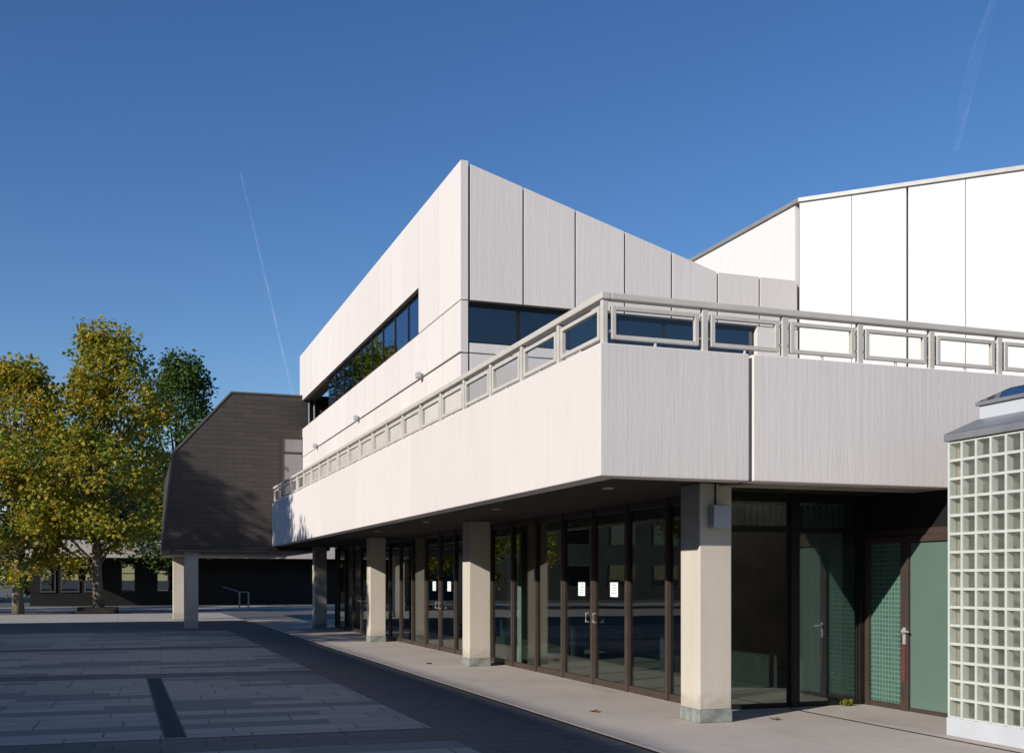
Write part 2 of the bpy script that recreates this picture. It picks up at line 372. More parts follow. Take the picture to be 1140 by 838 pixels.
for (x, yy) in ((5.6, 12.2), (5.6, 16.4), (5.6, 20.6), (5.6, 24.8)):
    m = MB().tube([(x, yy, 2.752), (x, yy, 2.766)], 0.075, 16); m.build('downlight', M['rail'], main)

# columns
cols = []
for i, yc in enumerate((11.2, 20.0, 28.75, 37.5)):
    if i == 0:
        c0 = MB().box(6.3, 6.72, yc, yc + .46, 0.15, ZS).build('column', M['column'], main, 0.012)
        MB().box(6.292, 6.728, yc - .008, yc + .468, 0.0, 0.15).build('plinth', M['plinth'], c0, 0.01)
    else:
        c = c0.copy(); COL.objects.link(c); c.parent = main; c.location = (0, yc - 11.2, 0)
        p = c0.children[0].copy(); COL.objects.link(p); p.parent = c

# shopfront along the left: bays between brown mullions
XG = 7.1; P = 8.8 / 7
ys = [12.28] + [13.46 + P * k for k in range(20)]
for k, ym in enumerate(ys):
    w = 0.075 if k else 0.05
    MB().box(XG - .05, XG + .06, ym - w / 2, ym + w / 2, 0.0, ZS).build('mullion', M['brown_frame'], main, 0.004)
for k in range(len(ys) - 1):
    a, b = ys[k] + .042, ys[k + 1] - .042
    if k == 0: a = ys[0] + .03
    is_door = (k % 7) in (2, 3)
    fr = MB().box(XG - .03, XG + .03, a, b, 0.002, 0.10).box(XG - .03, XG + .03, a, b, 2.66, ZS - .002)
    if not is_door: fr.box(XG - .028, XG + .028, a, a + .012, .10, 2.66).box(XG - .028, XG + .028, b - .012, b, .10, 2.66)
    if is_door: fr.box(XG - .035, XG + .035, a, a + .045, 0.10, 2.66).box(XG - .035, XG + .035, b - .045, b, 0.10, 2.66)
    fo = fr.build('door' if is_door else 'window', M['brown_frame'], main, 0.003)
    MB().box(XG - .006, XG + .006, a + .012, b - .012, 0.10, 2.66).build('pane', M['glass_low'], fo)
    if is_door:
        yh = (b - .1) if (k % 7) == 2 else (a + .1)
        MB().tube([(XG - .04, yh, 0.98), (XG - .085, yh, 0.98), (XG - .085, yh, 1.12), (XG - .04, yh, 1.12)], 0.011, 8).build('handle', M['steel'], fo)

# glazed wall facing the viewer inside the recess
YG = 12.25; XD = 9.38
for x, w in ((7.12, .08), (8.26, .13), (9.29, .07)):
    MB().box(x - w / 2, x + w / 2, YG - .06, YG + .06, 0.0, ZS).build('mullion', M['black_frame'], main, 0.004)
for a, b in ((7.165, 8.19), (8.33, 9.25)):
    fo = MB().box(a, b, YG - .03, YG + .03, 0.002, .06).box(a, b, YG - .03, YG + .03, 2.26, 2.34).box(a, b, YG - .03, YG + .03, 2.66, ZS - .002).box(a, a + .015, YG - .028, YG + .028, .06, 2.66).box(b - .015, b, YG - .028, YG + .028, .06, 2.66).build('window', M['black_frame'], main)
    MB().box(a + .015, b - .015, YG - .006, YG + .006, .06, 2.26).build('pane', M['glass_recess'], fo)
    MB().box(a + .015, b - .015, YG - .006, YG + .006, 2.34, 2.66).build('pane', M['glass_recess'], fo)
# entrance wall facing left in the recess
fr = MB().box(XD - .06, XD + .05, 12.10, 12.18, 0, 2.12).box(XD - .06, XD + .05, 11.33, 11.47, 0, 2.12).box(XD - .06, XD + .05, 10.50, 10.59, 0, 2.12)
fr.box(XD - .06, XD + .05, 10.50, 12.18, 2.12, 2.20).box(XD - .045, XD + .05, 10.50, 12.18, 2.20, 2.29).box(XD - .04, XD + .04, 11.47, 12.10, 0.0, .07)
fr.build('entrance_frame', M['brown_frame'], main, 0.006)
MB().box(XD - .015, XD + .015, 11.47, 12.10, .07, 2.12).build('wired_glass_panel', M['wired'], main)
gd = MB().box(XD - .025, XD + .025, 10.595, 11.325, .05, 2.115).build('door', M['green_door'], main, 0.004)
gd['label'] = 'frosted green glass entrance door'
MB().box(XD - .035, XD + .035, 10.595, 11.325, 0.004, .05).build('kick_rail', M['brown_frame'], gd)
hb = MB().tube([(XD - .09, 11.39, 1.0), (XD - .06, 11.39, 1.0)], .03, 12).tube([(XD - .105, 11.39, 1.0), (XD - .105, 11.27, 1.0)], .013, 8).tube([(XD - .06, 11.39, 1.0), (XD - .105, 11.39, 1.0)], .013, 8).box(XD - .07, XD - .061, 11.365, 11.415, .84, 1.05)
hb.build('handle', M['steel'], gd, smooth=False)
MB().box(XD - .075, XD - .062, 11.365, 11.425, .36, .83).build('pull_plate', M['red'], gd)
MB().box(XD - .03, XD + .03, 10.50, 12.18, 2.292, (ZS - .002)).build('fascia_panel', M['black_frame'], main)
MB().box(XD - .05, 30, 10.505, 10.54, 0, (ZS - .002)).build('front_wall', M['brown_frame'], main)
# rooms behind the glass
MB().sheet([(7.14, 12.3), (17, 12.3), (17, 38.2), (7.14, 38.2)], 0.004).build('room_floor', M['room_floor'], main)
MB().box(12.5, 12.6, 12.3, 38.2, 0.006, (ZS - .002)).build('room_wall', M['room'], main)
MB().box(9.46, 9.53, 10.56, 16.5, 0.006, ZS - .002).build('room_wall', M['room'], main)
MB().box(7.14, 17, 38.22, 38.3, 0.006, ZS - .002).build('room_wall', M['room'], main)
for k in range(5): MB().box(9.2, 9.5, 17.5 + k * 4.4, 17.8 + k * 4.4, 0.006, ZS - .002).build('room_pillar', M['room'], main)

# upper storey: left-hand wall
def joints(a, b, step): 
    n = max(1, round((b - a) / step)); return [a + (b - a) * i / n for i in range(n + 1)]
lw = MB()
J = joints(YT, 38.75, 1.2)
for a, b in zip(J[:-1], J[1:]):
    g = .006
    lw.box(XT, XT + .14, a + (g if a > YT else 0), b - g, 3.3, 5.855)
    lw.box(XT, XT + .14, a + (g if a > YT else 0), b - g, 5.88, 6.835)
JW = [22.64] + joints(22.64, 38.8, 1.2)[1:]
for a, b in zip(JW[:-1], JW[1:]): lw.box(XT, XT + .14, a + .006, b - .006, 7.83, 9.44)
for a, b in ((YT, 21.1), (21.1, 22.64)): lw.box(XT, XT + .14, a + (.006 if a > YT else 0), b - .006, 6.86, 9.44)
lw.build('left_wall', M['white'], main)
MB().box(XT + .03, XT + .5, YT + .3, 38.7, 3.3, 6.835).box(XT + .03, XT + .5, YT + .3, 22.6, 6.836, 9.36).box(XT + .03, XT + .5, 22.601, 38.75, 7.84, 9.36).build('wall_core', M['groove'], main)
MB().box(XT + .045, XT + .5, 22.64, 38.7, 6.838, 6.895).build('sill', M['brown_frame'], main)
for a, b in zip(JW[:-1], JW[1:]):
    if b > 34.3: break
    fo = MB().box(XT + .09, XT + .15, a, a + .035, 6.895, 7.828).box(XT + .09, XT + .15, a + .035, b, 6.895, 6.93).box(XT + .09, XT + .15, a + .035, b, 7.79, 7.828).build('window', M['black_frame'], main)
    MB().box(XT + .11, XT + .122, a + .035, b, 6.93, 7.79).build('pane', M['glass_band'], fo)
# end wall facing the viewer, its top falling to the right
def ztop(x): return 9.44 - (x - 6.0) * (9.44 - 7.86) / (11.43 - 6.0) if x < 11.43 else 7.86
def wedge(mb, x0, x1, y0, y1, z0):
    xs = [x0, x1] if not (x0 < 11.43 < x1) else [x0, 11.43, x1]
    prof = [(x0, z0), (x1, z0)] + [(x, ztop(x)) for x in reversed(xs)]
    return mb.extrude_y(prof, y0, y1)
XJ = [6.17, 7.24, 8.31, 9.36, 10.39, 11.43, 12.41, 13.33]
ew = MB()
for a, b in zip(XJ[:-1], XJ[1:]):
    wedge(ew, a + .02, b - .02, YT + .004, YT + .14, 6.86)
    ew.box(a + .008, b - .008, YT + .004, YT + .14, 3.3, 5.86)
    ew.box(a + .008, b - .008, YT + .004, YT + .14, 5.885, 6.06)
ew.box(12.36, 13.33, YT + .005, YT + .14, 6.062, 6.84)
ew.build('end_wall', M['white'], main)
ec = MB(); 
prof = [(6.15, 6.85), (13.36, 6.85), (13.36, 7.80), (11.43, 7.80), (6.15, 9.34)]
ec.extrude_y(prof, YT + .05, YT + .45); ec.box(6.52, 13.36, YT + .05, YT + .45, 3.3, 6.06)
ec.build('wall_core', M['groove'], main)
XW = [6.16, 7.17, 8.2, 9.24, 10.28, 11.32, 12.35]
for a, b in zip(XW[:-1], XW[1:]):
    fo = MB().box(a, a + .05, YT + .14, YT + .20, 6.07, 6.84).box(a + .05, b, YT + .14, YT + .20, 6.07, 6.12).box(a + .05, b, YT + .14, YT + .20, 6.77, 6.84).build('window', M['black_frame'], main)
    MB().box(a + .05, b, YT + .165, YT + .177, 6.12, 6.77).build('pane', M['glass_front'], fo)
MB().extrude_y([(6.1, 9.30), (6.1, 9.38), (11.43, 7.82), (13.3, 7.82), (13.3, 7.74), (11.43, 7.74)][::-1], YT + .5, 38.7).build('roof', M['roofing'], main)
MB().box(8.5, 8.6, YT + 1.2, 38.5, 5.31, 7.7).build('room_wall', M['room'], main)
MB().box(7.0, 7.06, 34.3, 38.19, 5.31, 7.83).build('recess_wall', M['slate'], main)
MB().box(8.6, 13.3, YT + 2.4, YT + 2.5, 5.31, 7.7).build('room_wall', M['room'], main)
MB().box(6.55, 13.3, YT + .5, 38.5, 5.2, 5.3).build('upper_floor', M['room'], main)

# balcony railing
rl = MB().box(XB + .03, XB + .14, YB + .03, 36.4, 4.585, 4.66).box(XB + .14, 29.5, YB + .03, YB + .14, 4.585, 4.66)
rl.build('top_rail', M['rail'], main, 0.012)
def panel(u0, u1, along, post=True):
    """one framed pane with its post at u0; along = 'y' on the long side, 'x' on the front"""
    def bx(mb, a, b, d0, d1, z0, z1):
        return mb.box(XB + d0, XB + d1, a, b, z0, z1) if along == 'y' else mb.box(a, b, YB + d0, YB + d1, z0, z1)
    if post: bx(MB(), u0 - .035, u0 + .035, .05, .11, ZP1, 4.585).build('post', M['rail'], main, 0.006)
    a, b = u0 + .075, u1 - .075
    f = MB()
    bx(f, a, a + .05, .055, .105, 4.18, 4.53); bx(f, b - .05, b, .055, .105, 4.18, 4.53)
    bx(f, a + .05, b - .05, .055, .105, 4.18, 4.225); bx(f, a + .05, b - .05, .055, .105, 4.485, 4.53)
    for z in (4.25, 4.45):
        bx(f, u0 + .035, a, .07, .09, z, z + .025); bx(f, b, u1 - .035, .07, .09, z, z + .025)
    mid = (a + b) / 2; bx(f, mid - .012, mid + .012, .065, .095, ZP1, 4.18)
    fo = f.build('railing_panel', M['rail'], main, 0.005)
    g = MB(); bx(g, a + .05, b - .05, .076, .084, 4.225, 4.485); g.build('pane', M['glass_rail'], fo)
ry = [YB + .085 + 1.231 * k for k in range(22)]
for a, b in zip(ry[:-1], ry[1:]): panel(a, b, 'y')
rx = [XB + .085, 6.0] + [6.0 + 1.008 * k for k in range(1, 14)]
for a, b in zip(rx[:-1], rx[1:]): panel(a, b, 'x', a > rx[0])
# conduit along the left wall
MB().tube([(XT - .02, YT - .02, 5.875), (XT - .02, 35.2, 5.875)], 0.011, 6).build('conduit', M['coping'], main)

# ------------------------------------------------------------------ stage block
bx0 = thing('stage_block', (13.37, YT, 0), 'tall plain white block with cut-off corner rising behind the terrace on the right', 'building')
P0 = Vector((13.37, YT)); D = Vector((math.sin(R(45)), -math.cos(R(45))))
def bp(t, off=0): q = P0 + D * t; return (q.x + .7071 * off, q.y + .7071 * off)
ts = [(0, 1.045, .006), (1.045, 2.12, .02), (2.12, 3.2, .006), (3.2, 4.28, .02), (4.28, 5.4, .006), (5.4, 6.5, .02), (6.5, 7.6, .006), (7.6, 9.0, 0)]
pn = MB(); prev = 0
for a, b, g in ts:
    p, q = bp(a + prev), bp(b - g); prev = g
    pn.prism([p, q, (q[0] + .1, q[1] + .1), (p[0] + .1, p[1] + .1)], 3.3, 9.5)
pn.build('angled_wall', M['white_smooth'], bx0)
MB().box(13.37, 13.47, YT + .16, 26.0, 3.3, 9.5).box(13.37, 13.47, 26.012, 34, 3.3, 9.5).build('side_wall', M['white_smooth'], bx0)
q = bp(9.0)
MB().prism([bp(.05, .12), bp(9, .12), (30, q[1] + .1), (30, 34), (13.48, 34), (13.48, YT + .2)], 3.3, 9.46).build('wall_core', M['groove'], bx0)
e = .05
MB().prism([(13.37 - e, YT - .02), (q[0] - .03, q[1] - .05), (30, q[1] - .05), (30, 34), (13.37 - e, 34)], 9.5, 9.58).build('coping', M['coping'], bx0)

# ------------------------------------------------------------------ slate wing
wing = thing('slate_wing', (1.33, 38.2, 0), 'dark slate-clad wing with sloped mansard side standing on two pale columns', 'building')
def loft(front, back, y0, y1):
    n = len(front); mb = MB()
    return mb.add([(x, y0, z) for x, z in front] + [(x, y1, z) for x, z in back], [tuple(range(n)), tuple(range(n, 2 * n))[::-1]] + [(i, n + i, n + (i + 1) % n, (i + 1) % n) for i in range(n)])
loft([(1.37, 2.66), (6.95, 2.66), (6.95, 7.95), (3.62, 7.95), (1.73, 5.86)], [(1.74, 2.66), (6.95, 2.66), (6.95, 7.95), (3.75, 7.95), (1.90, 5.86)], 38.2, 50.0).build('wall', M['slate'], wing)
edge = [(1.33, 2.62), (1.70, 5.88), (3.60, 8.0), (6.98, 8.0), (6.98, 7.95), (3.625, 7.95), (1.75, 5.85), (1.39, 2.62)]
MB().extrude_y(edge[::-1], 38.17, 38.30).build('verge', M['dark_verge'], wing)
MB().box(1.80, 6.5, 38.25, 49.9, 2.61, 2.655).build('soffit', M['beige_soffit'], wing)
wc = MB().box(2.12, 2.56, 38.5, 38.95, 0, 2.61).build('column', M['column'], wing, 0.012)
c = wc.copy(); COL.objects.link(c); c.parent = wing; c.location = (0.05, 9.3, 0)
dfr = MB().box(5.28, 5.34, 38.13, 38.2, 3.3, 6.55).box(6.0, 6.06, 38.13, 38.2, 3.3, 6.55).box(5.34, 6.0, 38.13, 38.2, 6.49, 6.55).box(5.34, 6.0, 38.14, 38.2, 5.96, 6.03)
do = MB().box(5.345, 5.995, 38.155, 38.197, 3.3, 5.955).build('door', M['door_grey'], wing)
dfr.build('frame', M['brown_frame'], do)
MB().box(5.345, 5.995, 38.165, 38.195, 6.03, 6.49).build('top_panel', M['door_grey'], do)
MB().tube([(5.42, 38.12, 5.4), (5.42, 38.12, 5.52)], .015, 6).build('handle', M['black_frame'], do)
for x in (6.22, 6.40): MB().tube([(x, 38.14, 6.9), (x, 38.14, 7.97)], .035, 8).build('downpipe', M['zinc'], wing)

# ------------------------------------------------------------------ glass block pavilion
px0, px1, py0, py1 = 8.3, 11.3, 6.42, 9.46
pv = thing('glass_block_pavilion', (px0, py0, 0), 'small pavilion of greenish glass blocks with zinc cap and skylight on the right', 'pavilion')
bs = MB().box(px0 - .012, px1 + .01, py0 - .012, py1 + .012, 0, .195)
bs.build('base', M['pavilion_white'], pv, 0.01)
ZR = 15; rz = (3.10 - .2) / ZR; NC = 15; cy = (py1 - py0) / NC
gr = MB(); bw = .014; dep = .085
for i in range(NC + 1):
    yy = min(max(py0 + cy * i, py0 + bw), py1 - bw); gr.box(px0, px0 + dep, yy - bw, yy + bw, .2, 3.1)
    xx = min(max(px0 + cy * i, px0 + bw + dep + .002), px1 - bw)
    if i: gr.box(xx - bw, xx + bw, py0, py0 + dep, .2, 3.1)
for k in range(ZR + 1):
    z = .2 + rz * k; z0, z1 = max(z - bw, .196), min(z + bw, 3.104)
    for i in range(NC):
        gr.box(px0 + .001, px0 + dep - .001, py0 + cy * i + bw + (.09 if i == 0 else .0), py0 + cy * (i + 1) - bw, z0, z1)
        gr.box(px0 + cy * i + bw + (.09 if i == 0 else .0), px0 + cy * (i + 1) - bw, py0 + .001, py0 + dep - .001, z0, z1)
gr.build('mortar_grid', M['mortar'], pv)
gb = MB(); gs_ = MB()
def pillow(mb, i, k):
    a, b = py0 + cy * i + bw, py0 + cy * (i + 1) - bw; c, d = .2 + rz * k + bw, .2 + rz * (k + 1) - bw; t = .014 + .012 * random.random()
    for X, s in ((px0 + .012 + .005 * random.random(), -1), (px0 + dep - .012, 1)):
        mb.add([(X, a, c), (X, b, c), (X, b, d), (X, a, d), (X + s * .008, a + t, c + t), (X + s * .008, b - t, c + t), (X + s * .008, b - t, d - t), (X + s * .008, a + t, d - t)],
               [(0, 1, 5, 4), (1, 2, 6, 5), (2, 3, 7, 6), (3, 0, 4, 7), (4, 5, 6, 7)])
for i in range(NC):
    for k in range(ZR):
        pillow(gb, i, k)
        a, b = px0 + cy * i + bw, px0 + cy * (i + 1) - bw; c_, d_ = .2 + rz * k + bw, .2 + rz * (k + 1) - bw
        if i: gs_.box(a, b, py0 + .03, py0 + .045, c_, d_)
gb.build('glass_blocks', M['glass_block'], pv); gs_.build('glass_blocks', M['glass_block'], pv)
MB().box(px1 - .12, px1, py0 + .1, py1 - .13, .2, 3.1).box(px0 + .1, px1, py1 - .12, py1 - .005, .2, 3.1).box(px0 + 1.1, px0 + 1.2, py0 + .6, py1 - .6, .2, 2.6).build('inner_wall', M['pav_room'], pv)
MB().box(px0 + .1, px1 - .1, py0 + .1, py1 - .13, .196, .2).build('floor', M['soil'], pv)
o_ = .09
cap = MB()
def frustum(mb, i0, z0, i1, z1):
    A = [(px0 + i0, py0 + i0), (px1 - i0, py0 + i0), (px1 - i0, py1 - i0), (px0 + i0, py1 - i0)]
    B = [(px0 + i1, py0 + i1), (px1 - i1, py0 + i1), (px1 - i1, py1 - i1), (px0 + i1, py1 - i1)]
    return mb.add([(x, y, z0) for x, y in A] + [(x, y, z1) for x, y in B], [(3, 2, 1, 0), (4, 5, 6, 7)] + [(i, (i + 1) % 4, 4 + (i + 1) % 4, 4 + i) for i in range(4)])
frustum(cap, -.03, 3.112, -.03, 3.19); frustum(cap, -.03, 3.191, .20, 3.33)
cap.build('roof_cap', M['zinc'], pv, 0.006)
up = MB(); frustum(up, .22, 3.331, .22, 3.47); up.build('upstand', M['pavilion_white'], pv)
fl = MB(); frustum(fl, .19, 3.471, .19, 3.51); fl.build('skylight_frame', M['zinc'], pv, 0.004)
sk = MB(); frustum(sk, .20, 3.511, .42, 3.64); frustum(sk, .42, 3.641, 1.0, 3.75); sk.build('skylight', M['glass_sky'], pv)

# ------------------------------------------------------------------ fittings on the building
wl_ = thing('wall_lamp', (6.52, 11.2, 2.25), 'square grey wall lamp with a cable, high on the nearest cream column', 'lamp')
MB().box(6.40, 6.63, 11.055, 11.185, 2.255, 2.505).build('housing', M['lamp_grey'], wl_, 0.012)
MB().box(6.415, 6.615, 11.06, 11.18, 2.244, 2.254).build('lens', M['pavilion_white'], wl_)
MB().box(6.45, 6.58, 11.185, 11.2, 2.30, 2.46).build('bracket', M['coping'], wl_)
MB().tube([(6.50, 11.19, 2.50), (6.50, 11.19, ZS)], .010, 6).build('cable', M['black_frame'], wl_)
for yy, lab in ((22.28, 'small grey floodlight on the white wall conduit, nearest to the building corner'), (28.7, 'small grey floodlight on the white wall conduit, middle one of the three'), (35.1, 'small grey floodlight at the far end of the white wall conduit')):
    fl_ = thing('floodlight', (XT, yy, 5.88), lab, 'floodlight', 'floodlights on the white wall')
    MB().box(XT - .05, XT - .001, yy - .035, yy + .035, 5.82, 5.94).build('bracket', M['coping'], fl_, .006)
    MB().box(XT - .15, XT - .051, yy - .07, yy + .07, 5.85, 5.965).build('housing', M['lamp_grey'], fl_, .012)
    MB().box(XT - .14, XT - .06, yy - .06, yy + .06, 5.843, 5.849).build('lens', M['pavilion_white'], fl_)
def notice(yc, zc, w, lab):
    t = thing('paper_notice', (XG - .012, yc, zc), lab, 'notice', 'paper notices on the glass doors')
    MB().box(XG - .011, XG - .0075, yc - w / 2, yc + w / 2, zc - .11, zc + .11).build('sheet', M['paper'], t)
    ln = MB(); random.seed(int(yc * 10))
    for i in range(4): ln.box(XG - .0125, XG - .0112, yc - w * .32, yc + w * random.uniform(.1, .36), zc + .065 - i * .042, zc + .077 - i * .042)
    ln.build('print', M['ink'], t)
M['paper'] = simple('white_paper', (0.85, 0.88, 0.86), 0.7, 0, 0.03)
M['ink'] = simple('grey_green_ink', (0.30, 0.40, 0.38), 0.7, 0, 0.05)
notice(15.22, 1.50, .27, 'white paper notice on the glass door nearest the front column')
notice(16.46, 1.50, .27, 'white paper notice on the second glass door from the front column')
notice(24.05, 1.50, .27, 'white paper notice on the right-hand door between the second and third columns')
notice(25.30, 1.50, .27, 'white paper notice on the left-hand door between the second and third columns')
def curtain(p, q, z1, folds, lab, grp='curtains behind the glass'):
    p, q = Vector(p), Vector(q); d = (q - p); L = d.length; d.normalize(); n = Vector((-d.y, d.x)); K = folds * 10
    vs = []; random.seed(int(p.x * 31 + p.y * 7))
    ph = random.random() * 6
    for side in (0, .006):
        for zz in (0.03, z1 * .5, z1):
            for i in range(K + 1):
                s = i / K; a = .035 * math.sin(s * folds * 2 * math.pi + ph) + .015 * math.sin(s * folds * 3.3 + zz)
                w = p + d * (s * L) + n * (a + side); vs.append((w.x, w.y, zz))
    fs = []; r = K + 1
    for sd in (0, 1):
        for j in range(2):
            for i in range(K):
                b = sd * 3 * r + j * r + i; f = (b, b + 1, b + 1 + r, b + r); fs.append(f if sd == 0 else f[::-1])
    o = MB().add(vs, fs).build('curtain', M['curtain'], smooth=True)
    return tag(o, lab, 'curtain', grp)
curtain((8.62, 12.5), (9.22, 12.5), 2.6, 5, 'grey curtain gathered behind the glass beside the green wired panel')
curtain((7.3, 13.0), (7.28, 13.38), 2.6, 4, 'grey curtain gathered behind the glass just left of the nearest column')
curtain((7.3, 19.9), (7.28, 20.6), 2.6, 5, 'grey curtain behind the glass beside the second column')
vb = MB().box(7.25, 9.2, 12.40, 12.42, 2.62, 2.66)
for i in range(20): vb.box(7.27 + i * .097, 7.33 + i * .097, 12.42, 12.435, 2.36, 2.63)
tag(vb.build('vertical_blind', M['curtain']), 'pale short vertical blind slats behind the top lights of the recessed glass wall', 'blind')
wd = MB(); random.seed(4)
for i in range(60):
    a = random.random() * 6.28; r = random.random() * .09; h_ = .02 + random.random() * .09
    x, y_ = 8.98 + r * math.cos(a), 12.10 + r * math.sin(a) * .5; s = .022
    wd.add([(x, y_, h_ * .2), (x + s, y_ + .01, h_ * .6), (x + s * .6 * math.cos(a), y_ - .02, h_), (x - s, y_, h_ * .6)], [(0, 1, 2, 3)])
tag(wd.build('weed', M['weed']), 'tiny yellow-green weed growing at the foot of the glass beside the entrance', 'weed')

def fallen(x, y_, a, lab):
    c, q = math.cos(a), math.sin(a); P_ = [(0, -.07), (.05, -.03), (.075, .03), (.025, .02), (0, .085), (-.03, .02), (-.07, .035), (-.045, -.03)]
    v_ = [(x + c * u - q * v, y_ + q * u + c * v, .006 + .018 * abs(u) / .07 + .008 * (i % 2)) for i, (u, v) in enumerate(P_)] + [(x, y_, .004)]
    o = MB().add(v_, [(8, i, (i + 1) % 8) for i in range(8)]).build('fallen_leaf', M['dry_leaf']); tag(o, lab, 'leaf', 'fallen leaves on the walkway')
M['dry_leaf'] = simple('dry_brown_leaf', (0.20, 0.085, 0.03), 0.8, 0, 0.3, 20)
fallen(5.6, 12.6, .4, 'dry brown leaf on the walkway in front of the glass doors with notices')
fallen(5.75, 20.9, 1.9, 'dry brown leaf on the walkway beside the foot of the second column')
fallen(7.3, 11.2, 2.8, 'dry brown leaf on the walkway just right of the nearest column')

# ------------------------------------------------------------------ trees
def make_tree(name, base, env, seed, label, leafmat, barkmat, trunk_r=.28, n_clump=170, per=75, leaf=.18, group='plane trees on the plaza', lean=(0, 0), fork=0.22, squash=1.0):
    """env: list of (height, radius) of the crown; trunk, limbs and clumps of single leaves"""
    rnd = random.Random(seed); root = thing(name, base, label, 'tree', group)
    H = env[-1][0]
    def er(z):
        for (z0, r0), (z1, r1) in zip(env[:-1], env[1:]):
            if z0 <= z <= z1: return r0 + (r1 - r0) * (z - z0) / (z1 - z0)
        return 0.2
    tr = MB(); pts = []; rad = []
    for i in range(9):
        s = i / 8; pts.append((base[0] + lean[0] * s + .12 * math.sin(s * 5 + seed), base[1] + lean[1] * s + .12 * math.cos(s * 4 + seed), base[2] + s * H * .86)); rad.append(max(.03, trunk_r * (1.15 if i == 0 else 1) * (1 - s) ** .8 + .02))
    tr.tube(pts, rad, 10); trunk = tr.build('trunk', barkmat, root, smooth=True)
    def ax(z):
        s = min(max(z / (H * .86), 0), 1) * 8; i = min(int(s), 7); f = s - i
        return Vector(pts[i]).lerp(Vector(pts[i + 1]), f)
    lumps = [(rnd.random() * 6.28, rnd.uniform(.15, .32), rnd.uniform(0.5, 1.2)) for _ in range(5)]
    clumps = []
    for i in range(n_clump):
        z = env[0][0] + (H - env[0][0]) * rnd.random() ** .95; a = rnd.random() * 6.283
        w = 1 + sum(m * math.sin(k * 2 * a + p + z * .9) for p, m, k in lumps) * .8
        r = er(z) * min(1.3, max(.5, w)) * (rnd.random() ** .42)
        c = ax(z) + Vector((math.cos(a) * r, math.sin(a) * r * squash, 0)); c.z = base[2] + z + rnd.uniform(-.3, .3); clumps.append((c, z, r))
    lb = MB()
    for j, (c, z, r) in enumerate(clumps):
        if r < .5 or j % 3: continue
        zs = max(z * .62, H * fork * rnd.uniform(.8, 1.2)); st = ax(zs); md = st.lerp(c, .5) + Vector((rnd.uniform(-.2, .2), rnd.uniform(-.2, .2), -.12 * r + .2))
        k = trunk_r * .34 * (1 - zs / H); lb.tube([st, st.lerp(md, .5) + Vector((0, 0, -.05)), md, md.lerp(c, .6), c], [k + .02, k * .8 + .016, k * .6 + .013, k * .4 + .01, .008], 6)
    lb.build('limbs', barkmat, trunk, smooth=True)
    lf = MB(); V = lf.v; Fc = lf.f
    for c, z, r in clumps:
        R_ = rnd.uniform(.4, 1.15); cnt = int(per * R_ * R_ * 2.1)
        for _ in range(cnt):
            d = Vector((rnd.gauss(0, 1), rnd.gauss(0, 1), rnd.gauss(0, .75))); d = d.normalized() * (R_ * rnd.random() ** .45)
            p = c + d; s = leaf * rnd.uniform(.5, 1.45)
            u = Vector((rnd.gauss(0, 1), rnd.gauss(0, 1), rnd.gauss(0, .6))).normalized(); w = Vector((rnd.gauss(0, 1), rnd.gauss(0, 1), rnd.gauss(0, 1)))
            v = u.cross(w).normalized(); nn = u.cross(v) * (s * .22); b = len(V)
            V.append(tuple(p)); V.append(tuple(p + u * s * .5 + v * s * .5 + nn)); V.append(tuple(p + u * s * 1.15)); V.append(tuple(p + u * s * .5 - v * s * .5 + nn))
            Fc.append((b, b + 1, b + 2)); Fc.append((b, b + 2, b + 3))
    lf.build('crown', leafmat, root)
    return root
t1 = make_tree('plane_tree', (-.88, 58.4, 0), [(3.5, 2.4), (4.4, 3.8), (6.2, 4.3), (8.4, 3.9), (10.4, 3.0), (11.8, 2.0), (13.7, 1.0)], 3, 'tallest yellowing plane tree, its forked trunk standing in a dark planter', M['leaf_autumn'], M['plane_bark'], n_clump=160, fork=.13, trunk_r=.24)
t2 = make_tree('plane_tree', (-4.7, 59.0, 0), [(1.9, 2.8), (3.2, 4.0), (6, 4.6), (8.6, 4.0), (10.2, 2.9), (11.9, 1.0)], 8, 'green and gold plane tree cut off by the left edge of the picture', M['leaf_autumn'], M['bark'], n_clump=195, fork=.16, trunk_r=.24)
t3 = make_tree('plane_tree', (3.5, 72.0, 0), [(2.5, 2.0), (5, 3.3), (9, 3.6), (12, 2.9), (14.0, 1.5), (15.4, .5)], 15, 'darker green tree half hidden behind the slate wing roof', M['leaf_green'], M['dark_bark'], n_clump=170)
t4 = make_tree('plane_tree', (-3.6, 86.0, 0), [(1.0, 4.0), (4, 4.5), (8, 4.2), (10, 3.0), (12.0, .8)], 21, 'dark green tree filling the gap behind the yellow plane trees', M['leaf_green'], M['dark_bark'], n_clump=220, leaf=.28)
# row of plane trees further left on the plaza (out of the picture; their shade falls on the slate wing and the balcony end; the second is added to thicken it)
for (x, yy, z) in ((-14.0, 31.2, 0.5), (-20.0, 27.9, 0.4), (-14.2, 25.0, 1.2), (-21.0, 58.0, 0)):
    c = copy_tree(t2, None, (x, yy, z)); c['label'] = 'plane tree in the row along the left side of the plaza, outside the picture'

pl = thing('tree_planter', (-.9, 58.4, 0), 'low dark planter around the trunk of the tallest plane tree', 'planter')
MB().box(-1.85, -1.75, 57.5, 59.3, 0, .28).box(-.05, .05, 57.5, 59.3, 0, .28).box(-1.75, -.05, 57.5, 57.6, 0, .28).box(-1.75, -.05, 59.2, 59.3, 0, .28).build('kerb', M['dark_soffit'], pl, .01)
MB().box(-1.75, -.05, 57.6, 59.2, 0, .2).build('soil', M['soil'], pl)

